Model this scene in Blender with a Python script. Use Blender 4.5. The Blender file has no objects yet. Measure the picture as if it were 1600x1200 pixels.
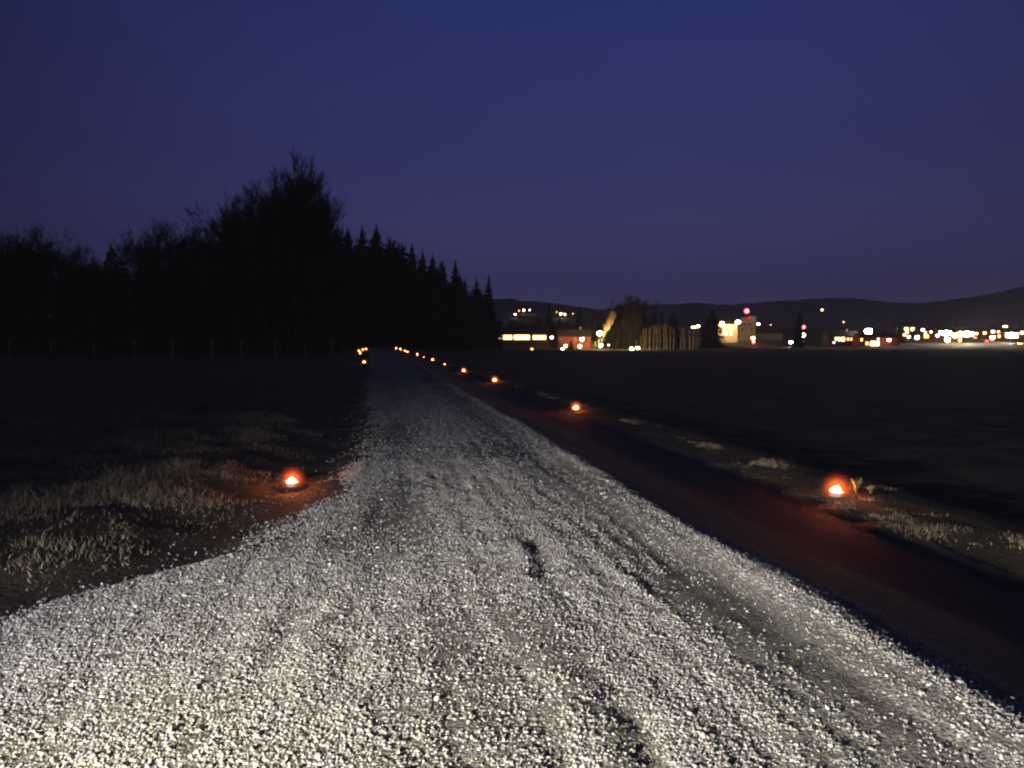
import bpy, math, random
import numpy as np
random.seed(7)
R = np.random.default_rng(11)
sc = bpy.context.scene
col = sc.collection

# ------------------------------------------------------------------ camera model
F = 1200.0
CZ = 1.5
YAW = math.atan(200 / 1200)
PITCH = math.atan(62 / 1200)
def ray(u, v):
    a, b = (u - 800) / F, -(v - 600) / F
    y = math.cos(PITCH) + b * math.sin(PITCH)
    z = b * math.cos(PITCH) - math.sin(PITCH)
    return (a * math.cos(YAW) + y * math.sin(YAW), -a * math.sin(YAW) + y * math.cos(YAW), z)
def P(u, v, D):
    r = ray(u, v)
    return (r[0] * D, r[1] * D, CZ + r[2] * D)
cam_d = bpy.data.cameras.new('camera'); cam = bpy.data.objects.new('camera', cam_d); col.objects.link(cam)
cam.location = (0, 0, CZ)
cam.rotation_euler = (math.pi / 2 - PITCH, 0, -YAW)
cam_d.sensor_width = 36; cam_d.lens = 36 * F / 1600
cam_d.clip_end = 30000; cam_d.clip_start = 0.05
sc.camera = cam

# ------------------------------------------------------------------ noise and terrain
def ztop(x, y, v):
    b = -(v - 600) / F; d = x * math.sin(YAW) + y * math.cos(YAW)
    return CZ + (b * math.cos(PITCH) - math.sin(PITCH)) / (math.cos(PITCH) + b * math.sin(PITCH)) * d
def S(a, b, x):
    t = np.clip((x - a) / (b - a), 0, 1)
    return t * t * (3 - 2 * t)
_tab = R.random((256, 256))
def vn(x, y):
    x = np.asarray(x, float); y = np.asarray(y, float)
    xi = np.floor(x).astype(int); yi = np.floor(y).astype(int)
    fx = x - xi; fy = y - yi
    fx = fx * fx * (3 - 2 * fx); fy = fy * fy * (3 - 2 * fy)
    g = lambda i, j: _tab[i % 256, j % 256]
    a = g(xi, yi) * (1 - fx) + g(xi + 1, yi) * fx
    b = g(xi, yi + 1) * (1 - fx) + g(xi + 1, yi + 1) * fx
    return (a * (1 - fy) + b * fy) * 2 - 1
def fbm(x, y, o=4):
    s = 0; a = 1.0; t = 0
    for k in range(o):
        s = s + a * vn(np.asarray(x) * 2 ** k + 17.3 * k, np.asarray(y) * 2 ** k + 5.1 * k); t += a; a *= .5
    return s / t
XLY = [-30, 0.5, 2.0, 2.9, 4.45, 5.04, 5.76, 7.0, 8.21, 11.98, 17.86, 29.4, 60, 100, 131, 165, 400]
XLX = [-30, -8.0, -5.4, -3.7, -2.05, -1.58, -.93, -.58, -.30, -.15, -.25, -.7, -1.2, -2.0, -3.4, -5, -8]
def xl(y): return np.interp(y, XLY, XLX)
XR = 5.0
RUTS = [  # x at y=2.5, x at y=10, depth, half width, y0, y1
    (0.96, 1.16, .0165, .075, 1.2, 7.4), (1.42, 1.50, .006, .06, 1.0, 16), (1.74, 1.74, .006, .06, 1.0, 14),
    (2.08, 2.02, .007, .05, 1, 12), (0.30, 0.15, .007, .05, 1.0, 4.6), (-.55, -.1, .006, .08, 2.5, 8), (.62, .72, .005, .05, 1, 13), (1.58, 1.62, .006, .05, 1, 15), (1.90, 1.90, .006, .05, 1, 15), (2.24, 2.2, .006, .05, 1, 12)]
def H(x, y, fine=True):
    x = np.asarray(x, float); y = np.asarray(y, float)
    z = .8 * S(92, 172, y) * (1 - S(22, 75, np.abs(x - 2)))
    wob = .06 * vn(y * .7, 3.3)
    z = z + .05 * np.exp(-((x - 2.36 - wob) / .22) ** 2) * (y < 60)
    z = z - .29 * S(2.48, 4.0, x - wob) + .10 * S(4.5, 5.2, x) - .30 * S(5.5, 7.0, x)
    z = z + np.clip(.012 + .05 * fbm(x * 4, y * 2.3 + 40, 3), -.01, .06) * np.exp(-((x - 4.72 - .1 * vn(y * .9, 9.1)) / .2) ** 2) * (1 - S(40, 60, y))
    e = x - xl(y)
    z = z - .11 * S(-.02, -.6, e) + .10 * S(-.9, -1.8, e) - .1 * S(-9, -22, e)
    rr = np.hypot(x, y)
    z = z + .03 * np.clip(rr - 430, 0, 2600)
    if fine:
        near = 1 - S(30, 60, y)
        on = S(-.25, .1, e) * (1 - S(2.6, 2.9, x)) * near
        for x0, x1, d, w, y0, y1 in RUTS:
            cx = x0 + (x1 - x0) * (y - 2.5) / 7.5 + .05 * vn(y * 1.7, x0 * 9) + .035 * vn(y * 6, x0 * 5)
            m = S(y0, y0 + .6, y) * (1 - S(y1 - 2, y1, y)) * (.5 + .55 * vn(y * 2.2, x0 * 3 + 4) + .35 * fbm(x * 9, y * 7, 2))
            m = np.clip(m * 1.25 - .12, .04 if d > .01 else .4, .75) * S(y0, y0 + .6, y) * (1 - S(y1 - 3, y1, y))
            q = (x - cx) / w
            z = z + on * m * d * (-np.exp(-q * q) + .65 * np.exp(-((q + 1.7) / .9) ** 2) + .4 * np.exp(-((q - 1.8) / 1) ** 2))
        z = z + on * (.011 * fbm(x * 2.4, y * .55, 3) + .006 * fbm(x * 6, y * 3.2, 3) + .003 * vn(x * 11, y * .5))
        off = near * (1 - S(-.5, 0, e))
        z = z + off * .07 * fbm(x * 1.1, y * 1.1, 4)
        z = z + near * S(5.0, 5.4, x) * .05 * fbm(x * 2.1, y * 2.1, 3)
    return z
def at(u, v):
    r = ray(u, v); D = 2.0
    while D < 1500:
        D *= 1.004
        x, y, z = r[0] * D, r[1] * D, CZ + r[2] * D
        if z <= float(H(x, y, False)): break
    return x, y, float(H(x, y))

# ------------------------------------------------------------------ materials
def new_mat(n):
    m = bpy.data.materials.new(n); m.use_nodes = True
    nt = m.node_tree; b = nt.nodes['Principled BSDF']
    return m, nt, b
def noise_mat(name, c1, c2, scale=3, rough=.9, bump=0, bscale=40, stretch=(1, 1, 1), spec=.2, lo=.35, hi=.65):
    m, nt, b = new_mat(name); N, L = nt.nodes, nt.links
    tc = N.new('ShaderNodeTexCoord'); mp = N.new('ShaderNodeMapping'); mp.inputs['Scale'].default_value = stretch
    L.new(tc.outputs['Object'], mp.inputs[0])
    nz = N.new('ShaderNodeTexNoise'); nz.inputs['Scale'].default_value = scale; nz.inputs['Detail'].default_value = 6
    L.new(mp.outputs[0], nz.inputs['Vector'])
    rp = N.new('ShaderNodeValToRGB'); rp.color_ramp.elements[0].position = lo; rp.color_ramp.elements[1].position = hi
    rp.color_ramp.elements[0].color = (*c1, 1); rp.color_ramp.elements[1].color = (*c2, 1)
    L.new(nz.outputs['Fac'], rp.inputs[0]); L.new(rp.outputs[0], b.inputs['Base Color'])
    b.inputs['Roughness'].default_value = rough; b.inputs['Specular IOR Level'].default_value = spec
    if bump:
        n2 = N.new('ShaderNodeTexNoise'); n2.inputs['Scale'].default_value = bscale; n2.inputs['Detail'].default_value = 5
        L.new(mp.outputs[0], n2.inputs['Vector'])
        bp = N.new('ShaderNodeBump'); bp.inputs['Strength'].default_value = bump; bp.inputs['Distance'].default_value = .02
        L.new(n2.outputs['Fac'], bp.inputs['Height']); L.new(bp.outputs[0], b.inputs['Normal'])
    return m
def emit(name, c, s):
    m, nt, b = new_mat(name)
    b.inputs['Base Color'].default_value = (.5, .5, .5, 1)
    b.inputs['Emission Color'].default_value = (*c, 1); b.inputs['Emission Strength'].default_value = s
    return m
M = {
 'soil': noise_mat('dark_soil', (.024, .018, .012), (.06, .044, .028), 1.3, bump=1, bscale=22),
 'bark': noise_mat('bark', (.03, .024, .018), (.06, .05, .04), 4, stretch=(4, 4, 1)),
 'birch_bark': noise_mat('birch_bark', (.3, .27, .22), (.62, .58, .5), 2.5, stretch=(1, 1, .4)),
 'pale_twig': noise_mat('pale_twig', (.3, .24, .15), (.5, .42, .28), 2),
 'twig': noise_mat('dark_twig', (.022, .018, .014), (.05, .04, .03), 2),
 'needle': noise_mat('spruce_needles', (.014, .022, .012), (.04, .055, .03), 2.5),
 'hill': noise_mat('forested_hill', (.06, .06, .045), (.14, .125, .095), .02, lo=.3, hi=.7),
 'hedge': noise_mat('hedge_leaves', (.06, .08, .02), (.16, .18, .05), 3),
 'post': noise_mat('weathered_post', (.2, .17, .13), (.34, .3, .24), 9, stretch=(3, 3, .5)),
 'metal': noise_mat('galvanised_metal', (.2, .2, .2), (.33, .33, .33), 5, rough=.5),
 'tin': noise_mat('tin', (.35, .32, .3), (.5, .48, .45), 20, rough=.35),
 'wax': noise_mat('wax', (.6, .5, .3), (.75, .65, .45), 20, rough=.5),
 'red_wall': noise_mat('red_timber_wall', (.24, .055, .035), (.34, .085, .05), 3, stretch=(8, 8, .4)),
 'cream_wall': noise_mat('cream_render_wall', (.52, .44, .3), (.66, .58, .42), 1.2),
 'grey_wall': noise_mat('grey_render_wall', (.26, .25, .24), (.38, .37, .35), 1),
 'brown_wall': noise_mat('brown_timber_wall', (.14, .09, .06), (.22, .15, .1), 3, stretch=(8, 8, .4)),
 'roof': noise_mat('dark_roof_tiles', (.03, .028, .03), (.07, .06, .06), 4, bump=.4),
 'trim': noise_mat('white_trim', (.6, .6, .58), (.75, .75, .72), 4),
 'door': noise_mat('door_paint', (.1, .07, .05), (.16, .11, .08), 4),
 'darkpane': noise_mat('dark_glass', (.02, .022, .03), (.03, .034, .045), 2, rough=.1, spec=.6),
 'car': noise_mat('dark_car_paint', (.03, .03, .035), (.05, .05, .06), 3, rough=.25, spec=.5),
 'tyre': noise_mat('tyre_rubber', (.012, .012, .012), (.025, .025, .025), 10),
 'leaf': noise_mat('broad_leaf', (.16, .14, .05), (.3, .25, .1), 25),
}
COL = {'W': (1, .86, .62), 'Y': (1, .64, .25), 'O': (1, .36, .1), 'R': (1, .03, .04), 'G': (.86, 1, .78), 'P': (1, .62, .6)}
_em = {}
def E(k, s):
    if (k, s) not in _em: _em[(k, s)] = emit('lamp_glass_%d' % len(_em), COL[k], s)
    return _em[(k, s)]

# road: compacted fines, dark between the stones, a paler packed band, damp patches
m, nt, b = new_mat('gravel_road'); N, L = nt.nodes, nt.links
tc = N.new('ShaderNodeTexCoord')
def nzn(scale, st=(1, 1, 1), det=6):
    mp = N.new('ShaderNodeMapping'); mp.inputs['Scale'].default_value = st; L.new(tc.outputs['Object'], mp.inputs[0])
    n = N.new('ShaderNodeTexNoise'); n.inputs['Scale'].default_value = scale; n.inputs['Detail'].default_value = det
    L.new(mp.outputs[0], n.inputs['Vector']); return n.outputs['Fac']
rp = N.new('ShaderNodeValToRGB'); L.new(nzn(1.5, (2.6, .22, 1)), rp.inputs[0])
rp.color_ramp.elements[0].position = .36; rp.color_ramp.elements[0].color = (.13, .118, .10, 1)
rp.color_ramp.elements[1].position = .66; rp.color_ramp.elements[1].color = (.33, .305, .255, 1)
rp2 = N.new('ShaderNodeValToRGB'); L.new(nzn(70, det=3), rp2.inputs[0])
rp2.color_ramp.elements[0].position = .38; rp2.color_ramp.elements[0].color = (.45, .45, .45, 1)
rp2.color_ramp.elements[1].position = .64; rp2.color_ramp.elements[1].color = (1.25, 1.25, 1.25, 1)
mx = N.new('ShaderNodeMix'); mx.data_type = 'RGBA'; mx.blend_type = 'MULTIPLY'; mx.inputs[0].default_value = 1
L.new(rp.outputs[0], mx.inputs[6]); L.new(rp2.outputs[0], mx.inputs[7])
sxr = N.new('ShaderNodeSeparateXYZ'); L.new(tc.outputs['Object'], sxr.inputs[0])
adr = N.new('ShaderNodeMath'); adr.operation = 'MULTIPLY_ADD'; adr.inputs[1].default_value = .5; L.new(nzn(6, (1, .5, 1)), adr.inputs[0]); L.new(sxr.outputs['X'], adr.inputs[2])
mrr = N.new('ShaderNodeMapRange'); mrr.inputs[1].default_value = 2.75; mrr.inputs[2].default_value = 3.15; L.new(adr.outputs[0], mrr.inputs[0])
rp3 = N.new('ShaderNodeValToRGB'); L.new(nzn(3, (2, .5, 1)), rp3.inputs[0])   # darker brown-grey on the right side of the road, noisy edge
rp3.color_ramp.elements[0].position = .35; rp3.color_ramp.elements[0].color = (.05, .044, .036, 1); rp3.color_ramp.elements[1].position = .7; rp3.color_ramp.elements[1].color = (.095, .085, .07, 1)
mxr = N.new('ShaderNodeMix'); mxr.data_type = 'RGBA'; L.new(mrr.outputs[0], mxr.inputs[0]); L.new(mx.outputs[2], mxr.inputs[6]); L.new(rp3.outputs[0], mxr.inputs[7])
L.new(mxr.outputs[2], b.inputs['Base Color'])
b.inputs['Roughness'].default_value = .85; b.inputs['Specular IOR Level'].default_value = .25
bp = N.new('ShaderNodeBump'); bp.inputs['Strength'].default_value = 1; bp.inputs['Distance'].default_value = .014
L.new(nzn(55, det=4), bp.inputs['Height']); L.new(bp.outputs[0], b.inputs['Normal'])
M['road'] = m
# stones: a tone per stone
m, nt, b = new_mat('gravel_stone'); N, L = nt.nodes, nt.links
oi = N.new('ShaderNodeObjectInfo'); rp = N.new('ShaderNodeValToRGB'); L.new(oi.outputs['Random'], rp.inputs[0])
for p_, c_ in ((0, (.15, .145, .14)), (.3, (.26, .25, .235)), (.65, (.33, .315, .29)), (.95, (.4, .36, .3)), (1, (.52, .5, .46))):
    e = rp.color_ramp.elements.new(p_); e.color = (*c_, 1)
rp.color_ramp.elements.remove(rp.color_ramp.elements[0]); 
L.new(rp.outputs[0], b.inputs['Base Color']); b.inputs['Roughness'].default_value = .92; b.inputs['Specular IOR Level'].default_value = .1
M['stone'] = m
# grass: a tone per blade
m, nt, b = new_mat('dry_grass'); N, L = nt.nodes, nt.links
an = N.new('ShaderNodeAttribute'); an.attribute_name = 'tone'; rp = N.new('ShaderNodeValToRGB'); L.new(an.outputs['Fac'], rp.inputs[0])
rp.color_ramp.elements[0].color = (.075, .06, .034, 1); rp.color_ramp.elements[1].color = (.50, .41, .27, 1)
L.new(rp.outputs[0], b.inputs['Base Color']); b.inputs['Roughness'].default_value = .8; b.inputs['Specular IOR Level'].default_value = .15
def translucent(m, f=.4):
    nt = m.node_tree; N, L = nt.nodes, nt.links; b = N['Principled BSDF']; tl = N.new('ShaderNodeBsdfTranslucent'); mx = N.new('ShaderNodeMixShader'); mx.inputs[0].default_value = f
    L.new(b.inputs['Base Color'].links[0].from_socket, tl.inputs['Color'])
    L.new(b.outputs[0], mx.inputs[1]); L.new(tl.outputs[0], mx.inputs[2]); L.new(mx.outputs[0], N['Material Output'].inputs['Surface'])
translucent(m); translucent(M['leaf'])
M['grass'] = m

# ------------------------------------------------------------------ object helpers
def mesh(name, v, f, m=None, smooth=False):
    me = bpy.data.meshes.new(name)
    me.from_pydata([tuple(map(float, p)) for p in v], [], f)
    if m: me.materials.append(m)
    if smooth: me.polygons.foreach_set('use_smooth', [True] * len(me.polygons))
    me.update(); return me
def npmesh(name, v, f, m=None, smooth=False):
    v = np.asarray(v, np.float32); f = np.asarray(f, np.int32); k = f.shape[1]
    me = bpy.data.meshes.new(name)
    me.vertices.add(len(v)); me.vertices.foreach_set('co', v.ravel())
    me.loops.add(f.size); me.loops.foreach_set('vertex_index', f.ravel())
    me.polygons.add(len(f)); me.polygons.foreach_set('loop_start', np.arange(len(f), dtype=np.int32) * k)
    me.polygons.foreach_set('use_smooth', np.full(len(f), smooth))
    me.update(calc_edges=True)
    if m: me.materials.append(m)
    return me
def link(name, me, parent=None):
    o = bpy.data.objects.new(name, me); col.objects.link(o)
    if parent: o.parent = parent
    return o
def tag(o, label=None, cat=None, group=None, kind=None):
    if label: o['label'] = label
    if cat: o['category'] = cat
    if group: o['group'] = group
    if kind: o['kind'] = kind
    return o
def empty(name, loc, label, cat, group=None, rz=0):
    o = bpy.data.objects.new(name, None); col.objects.link(o); o.empty_display_size = .2
    o.location = loc; o.rotation_euler = (0, 0, rz)
    return tag(o, label, cat, group)
class MB:
    def __init__(s): s.v = []; s.f = []
    def add(s, v, f):
        k = len(s.v); s.v += [tuple(p) for p in v]; s.f += [tuple(i + k for i in q) for q in f]
    def box(s, x0, x1, y0, y1, z0, z1):
        s.add([(x0,y0,z0),(x1,y0,z0),(x1,y1,z0),(x0,y1,z0),(x0,y0,z1),(x1,y0,z1),(x1,y1,z1),(x0,y1,z1)],
              [(3,2,1,0),(4,5,6,7),(0,1,5,4),(1,2,6,5),(2,3,7,6),(3,0,4,7)])
    def lathe(s, prof, n=16, c=(0, 0, 0)):
        v = []; f = []
        for r, z in prof:
            for i in range(n):
                a = 2 * math.pi * i / n; v.append((c[0] + r * math.cos(a), c[1] + r * math.sin(a), c[2] + z))
        for j in range(len(prof) - 1):
            for i in range(n):
                f.append((j*n+i, j*n+(i+1)%n, (j+1)*n+(i+1)%n, (j+1)*n+i))
        s.add(v, f)
    def tube(s, a, b, ra, rb, n=6):
        a = np.array(a, float); b = np.array(b, float); d = b - a; d /= (np.linalg.norm(d) + 1e-9)
        u = np.cross(d, (0, 0, 1)); 
        if np.linalg.norm(u) < 1e-3: u = np.array((1., 0, 0))
        u /= np.linalg.norm(u); w = np.cross(d, u)
        v = []
        for c, r in ((a, ra), (b, rb)):
            for i in range(n):
                t = 2 * math.pi * i / n; v.append(c + r * (math.cos(t) * u + math.sin(t) * w))
        s.add(v, [(i, (i+1)%n, n+(i+1)%n, n+i) for i in range(n)] + [tuple(range(n))[::-1], tuple(range(n, 2*n))])
    def me(s, name, m, smooth=False): return mesh(name, s.v, s.f, m, smooth)
    def build(s, name, m, parent=None, smooth=False): return link(name, s.me(name, m, smooth), parent)
def sphere_mb(c, r, n=10, k=6, sz=1):
    mb = MB(); mb.lathe([(max(1e-4, r * math.sin(math.pi * j / k)), -r * sz * math.cos(math.pi * j / k)) for j in range(k + 1)], n, c); return mb

# ------------------------------------------------------------------ ground, road, hills
def axis(lo, hi, a, b, st, g):
    xs = list(np.arange(a, b, st)); d = st
    while xs[-1] < hi: d = min(d * g, 160); xs.append(xs[-1] + d)
    d = st; L_ = [a]
    while L_[-1] > lo: d = min(d * g, 160); L_.append(L_[-1] - d)
    return np.array(L_[:0:-1] + xs)
gx = axis(-2200, 3200, -7, 7.2, .09, 1.09); gy = axis(-120, 3300, 1.5, 18, .09, 1.06)
X, Y = np.meshgrid(gx, gy); Z = H(X, Y)
inside = S(.45, .65, X - xl(Y)) * (1 - S(XR - .45, XR - .25, X)) * (1 - S(172, 180, Y))
Z = Z - .10 * inside
nx, ny = len(gx), len(gy)
idx = np.arange(nx * ny).reshape(ny, nx)
q = np.stack([idx[:-1, :-1], idx[:-1, 1:], idx[1:, 1:], idx[1:, :-1]], -1).reshape(-1, 4)
tag(link('ground', npmesh('ground', np.stack([X, Y, Z], -1).reshape(-1, 3), q, M['soil'], True)), kind='structure')

ry = [.3]
while ry[-1] < 182: ry.append(ry[-1] + max(.035, .009 * ry[-1]))
ry = np.array(ry); ns = 130
sgrid = np.linspace(0, 1, ns)
X = xl(ry)[:, None] + (.3 * fbm(ry * 1.3, 7.7, 5) + .05 + .02 * R.normal(size=len(ry)))[:, None] * (1 - sgrid)[None] ** 2 + (XR - .12 + .14 * fbm(ry * .8, 3.1, 4) - xl(ry))[:, None] * sgrid[None]
Y = np.repeat(ry[:, None], ns, 1)
Z = H(X, Y) + .004 - .06 * (1 - S(0, .012, sgrid))[None] - .06 * S(.985, 1, sgrid)[None]
near = (Y < 14) * (X < 2.6)
Z += near * .006 * fbm(X * 16, Y * 16, 2)
idx = np.arange(len(ry) * ns).reshape(len(ry), ns)
q = np.stack([idx[:-1, :-1], idx[:-1, 1:], idx[1:, 1:], idx[1:, :-1]], -1).reshape(-1, 4)
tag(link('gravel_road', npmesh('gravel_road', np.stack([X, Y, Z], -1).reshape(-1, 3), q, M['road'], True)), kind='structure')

def hill(prof, D0, D1, D2, rough, p=1.0, seed=0):
    us = np.arange(prof[0][0], prof[-1][0] + 1, 5.0)
    top = np.interp(us, [a for a, _ in prof], [b for _, b in prof])
    v = []; nr = 46
    for j in range(nr):
        t = j / (nr - 1)
        D = D0 + (D2 - D0) * t; s = min(1, (D - D0) / (D1 - D0))
        for u, tp in zip(us, top):
            zt = P(u, tp, D1)[2]
            x, y, _ = P(u, 560, D); base = float(H(x, y, False)) - 3
            if D <= D1: z = base + (zt - base) * (s ** p) * (1 if s < .6 else 1)
            else: z = zt - (zt - base) * ((D - D1) / (D2 - D1)) ** 1.5
            z += rough * (.6 * float(vn(x / 40 + seed, y / 40)) + .7 * float(vn(x / 13 + seed, y / 13))) * min(1, s * 2)
            v.append((x, y, z))
    n = len(us)
    idx = np.arange(nr * n).reshape(nr, n)
    q = np.stack([idx[:-1, :-1], idx[:-1, 1:], idx[1:, 1:], idx[1:, :-1]], -1).reshape(-1, 4)
    return tag(link('hill', npmesh('hill', v, q, M['hill'], False)), kind='structure')
hill([(900, 490), (960, 481), (1010, 477), (1080, 474), (1150, 476), (1200, 472), (1250, 468), (1290, 466), (1340, 467), (1390, 473), (1440, 475), (1700, 476)], 1500, 3000, 3900, 5, 1.2, 3)
hill([(1360, 520), (1400, 483), (1440, 474), (1480, 468), (1530, 462), (1570, 453), (1600, 447), (1660, 438), (1760, 430)], 1100, 2000, 2700, 4, 1.1, 9)
LH = [(560, 455), (700, 460), (775, 467), (810, 470), (850, 474), (890, 478), (940, 486), (1000, 500), (1040, 515)]
hill(LH, 800, 1700, 2300, 4, 1.0, 21)
def lh_z(u, D):
    tp = np.interp(u, [a for a, _ in LH], [b for _, b in LH]); zt = P(u, tp, 1700)[2]
    x, y, _ = P(u, 560, D); base = float(H(x, y, False)) - 3
    return base + (zt - base) * np.clip((D - 800) / 900, 0, 1)

# ------------------------------------------------------------------ loose gravel (one stuff object, instanced stones)
pts = []
def scatter(n, y0, y1, rmin, rmax, keep):
    y = R.uniform(y0, y1, n); x = R.uniform(-6.0, 3.6, n)
    e = x - xl(y)
    den = S(-.25, .14, e + .1 * vn(y * 3, 7.7) + .22 * fbm(x * 2.2, y * 2.2, 3)) * (1 - S(2.35, 2.62, x - .1 * vn(y * 1.3, 2.2)))
    den = np.maximum(den, .4 * np.exp(np.minimum(e, 0) / .26) * np.clip(.5 + 1.3 * fbm(x * 3 + 5, y * 3, 3), .05, 1) * (e > -1.5) * (e < .1)); den = np.maximum(den, .10 * (1 - S(2.5, 3.0, x)) * (x > 2.3)); den = np.maximum(den, .012 * (x > 2.9))
    band = np.exp(-((x - 1.95) / .5) ** 2) * S(2, 5, y + 2)          # packed band with few loose stones
    pat = fbm(x * 1.6, y * .5, 3) + S(1.0, 1.4, x) * .55 * fbm(x * 7, y * .35, 2)
    band = np.maximum(.8 * band, .5 * np.exp(-((x - .25 - .05 * vn(y * .6, 8.8)) / .24) ** 2) * S(2, 4, y + 1))
    den = den * (1 - band) * np.clip(.82 + 1.25 * pat, .1, 1)
    den = np.maximum(den, .9 * np.exp(-((x - 2.42 - .06 * vn(y * .7, 3.3)) / .16) ** 2))
    for x0, x1, d, w, a, b_ in RUTS[:1] + RUTS[2:3] + RUTS[4:5] + RUTS[7:]:
        cx = x0 + (x1 - x0) * (y - 2.5) / 7.5 + .05 * vn(y * 1.7, x0 * 9) + .02 * vn(y * 6, x0 * 5)
        den = den * (1 - .55 * np.exp(-((x - cx) / (w * .9)) ** 2) * ((y < b_ - 1)))
    # only what the camera's surroundings can see
    u = R.random(n)
    den = den * (1 - S(22, 39, y))
    k = (u < den * keep) & (x > -1.1 * y) & (x < 1.35 * y + 1)
    x, y = x[k], y[k]; nn = len(x)
    r = rmin + (rmax - rmin) * R.random(nn) ** 2.4
    big = R.random(nn) < .010; r = np.where(big, r * 1.8, r)
    z = H(x, y) + .004 + r * .02
    pts.append(np.stack([x, y, z, r], -1))
scatter(470000, 1.9, 5.5, .0026, .0078, .93)
scatter(360000, 5.5, 10, .0034, .0086, .9)
scatter(230000, 10, 20, .0045, .0105, .8)
scatter(300000, 20, 40, .006, .012, .8)
pts = np.concatenate(pts); n = len(pts)
me = bpy.data.meshes.new('gravel'); me.vertices.add(n); me.vertices.foreach_set('co', pts[:, :3].astype(np.float32).ravel())
a_ = me.attributes.new('stone_size', 'FLOAT_VECTOR', 'POINT')
sz = pts[:, 3:4] * R.uniform(.72, 1.3, (n, 3)); sz[:, 2] *= .68
a_.data.foreach_set('vector', sz.astype(np.float32).ravel())
a_ = me.attributes.new('stone_turn', 'FLOAT_VECTOR', 'POINT')
rt = R.uniform(-.5, .5, (n, 3)); rt[:, 2] *= 12.6
a_.data.foreach_set('vector', rt.astype(np.float32).ravel())
me.materials.append(M['stone'])
gravel = tag(link('gravel', me), 'loose pale gravel stones strewn over the lit road surface', 'gravel', kind='stuff')
ng = bpy.data.node_groups.new('scatter_stones', 'GeometryNodeTree')
ng.interface.new_socket('Geometry', in_out='INPUT', socket_type='NodeSocketGeometry')
ng.interface.new_socket('Geometry', in_out='OUTPUT', socket_type='NodeSocketGeometry')
N, L = ng.nodes, ng.links
gi = N.new('NodeGroupInput'); go = N.new('NodeGroupOutput')
iop = N.new('GeometryNodeInstanceOnPoints'); g2i = N.new('GeometryNodeGeometryToInstance')
for k in range(7):
    ico = N.new('GeometryNodeMeshIcoSphere'); ico.inputs['Radius'].default_value = 1; ico.inputs['Subdivisions'].default_value = 2
    sp = N.new('GeometryNodeSetPosition'); pos = N.new('GeometryNodeInputPosition')
    nz = N.new('ShaderNodeTexNoise'); nz.inputs['Scale'].default_value = .75; nz.inputs['Detail'].default_value = 1.5
    ad = N.new('ShaderNodeVectorMath'); ad.operation = 'ADD'; ad.inputs[1].default_value = (k * 7.3, k * 3.1, k * 1.7)
    L.new(pos.outputs[0], ad.inputs[0]); L.new(ad.outputs[0], nz.inputs['Vector'])
    sb = N.new('ShaderNodeVectorMath'); sb.operation = 'SUBTRACT'; sb.inputs[1].default_value = (.5, .5, .5); L.new(nz.outputs['Color'], sb.inputs[0])
    sl = N.new('ShaderNodeVectorMath'); sl.operation = 'SCALE'; sl.inputs['Scale'].default_value = 2.3; L.new(sb.outputs[0], sl.inputs[0])
    L.new(ico.outputs[0], sp.inputs['Geometry']); L.new(sl.outputs[0], sp.inputs['Offset'])
    sm = N.new('GeometryNodeSetMaterial'); sm.inputs['Material'].default_value = M['stone']; L.new(sp.outputs[0], sm.inputs[0])
    L.new(sm.outputs[0], g2i.inputs[0])
na1 = N.new('GeometryNodeInputNamedAttribute'); na1.data_type = 'FLOAT_VECTOR'; na1.inputs[0].default_value = 'stone_size'
na2 = N.new('GeometryNodeInputNamedAttribute'); na2.data_type = 'FLOAT_VECTOR'; na2.inputs[0].default_value = 'stone_turn'
rv = N.new('FunctionNodeRandomValue'); rv.data_type = 'INT'
rv.inputs[4].default_value = 0; rv.inputs[5].default_value = 6
L.new(gi.outputs[0], iop.inputs['Points']); L.new(g2i.outputs[0], iop.inputs['Instance'])
iop.inputs['Pick Instance'].default_value = True
L.new(rv.outputs[2], iop.inputs['Instance Index'])
e2r = N.new('FunctionNodeEulerToRotation'); L.new(na2.outputs[0], e2r.inputs[0]); L.new(e2r.outputs[0], iop.inputs['Rotation'])
L.new(na1.outputs[0], iop.inputs['Scale']); L.new(iop.outputs[0], go.inputs[0])
md = gravel.modifiers.new('stones', 'NODES'); md.node_group = ng

# ------------------------------------------------------------------ grass
def blades(name, x, y, h, tone, w, label):
    n = len(x); z = H(x, y) - .02
    a = R.uniform(0, 2 * math.pi, n); l = R.uniform(.15, 1.15, n) * h; ux, uy = np.cos(a), np.sin(a)
    b = R.uniform(0, 2 * math.pi, n); wx, wy = np.cos(b) * w, np.sin(b) * w
    v = np.zeros((n, 5, 3))
    for k, (t, bend, ww) in enumerate(((0, 0, 1), (0, 0, -1), (.55, .3, .8), (.55, .3, -.8), (1, 1, 0))):
        v[:, k, 0] = x + ux * l * bend + wx * ww; v[:, k, 1] = y + uy * l * bend + wy * ww
        v[:, k, 2] = z + h * t * (1 - .3 * bend * (l / h))
    base = (np.arange(n) * 5)[:, None]
    f = np.concatenate([base + np.array([[0, 1, 3]]), base + np.array([[0, 3, 2]]), base + np.array([[2, 3, 4]])])
    me = npmesh(name, v.reshape(-1, 3), f, M['grass'])
    at_ = me.attributes.new('tone', 'FLOAT', 'POINT'); at_.data.foreach_set('value', np.repeat(tone, 5).astype(np.float32))
    return tag(link(name, me), label, 'grass', kind='stuff')
n = 420000
y = R.uniform(4.2, 17, n); x = R.uniform(-14, -.4, n)
e = x - xl(y)
clump = fbm(x * 1.5, y * 1.5, 3); big = fbm(x * .45 + 8, y * .45, 2)
den = S(-.7, -1.3, e + .35 * clump) * np.clip(.5 + 1.1 * clump + .6 * big, .1, .9)
k = (R.random(n) < den) & (x > -.62 * y - 1.5)
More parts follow.
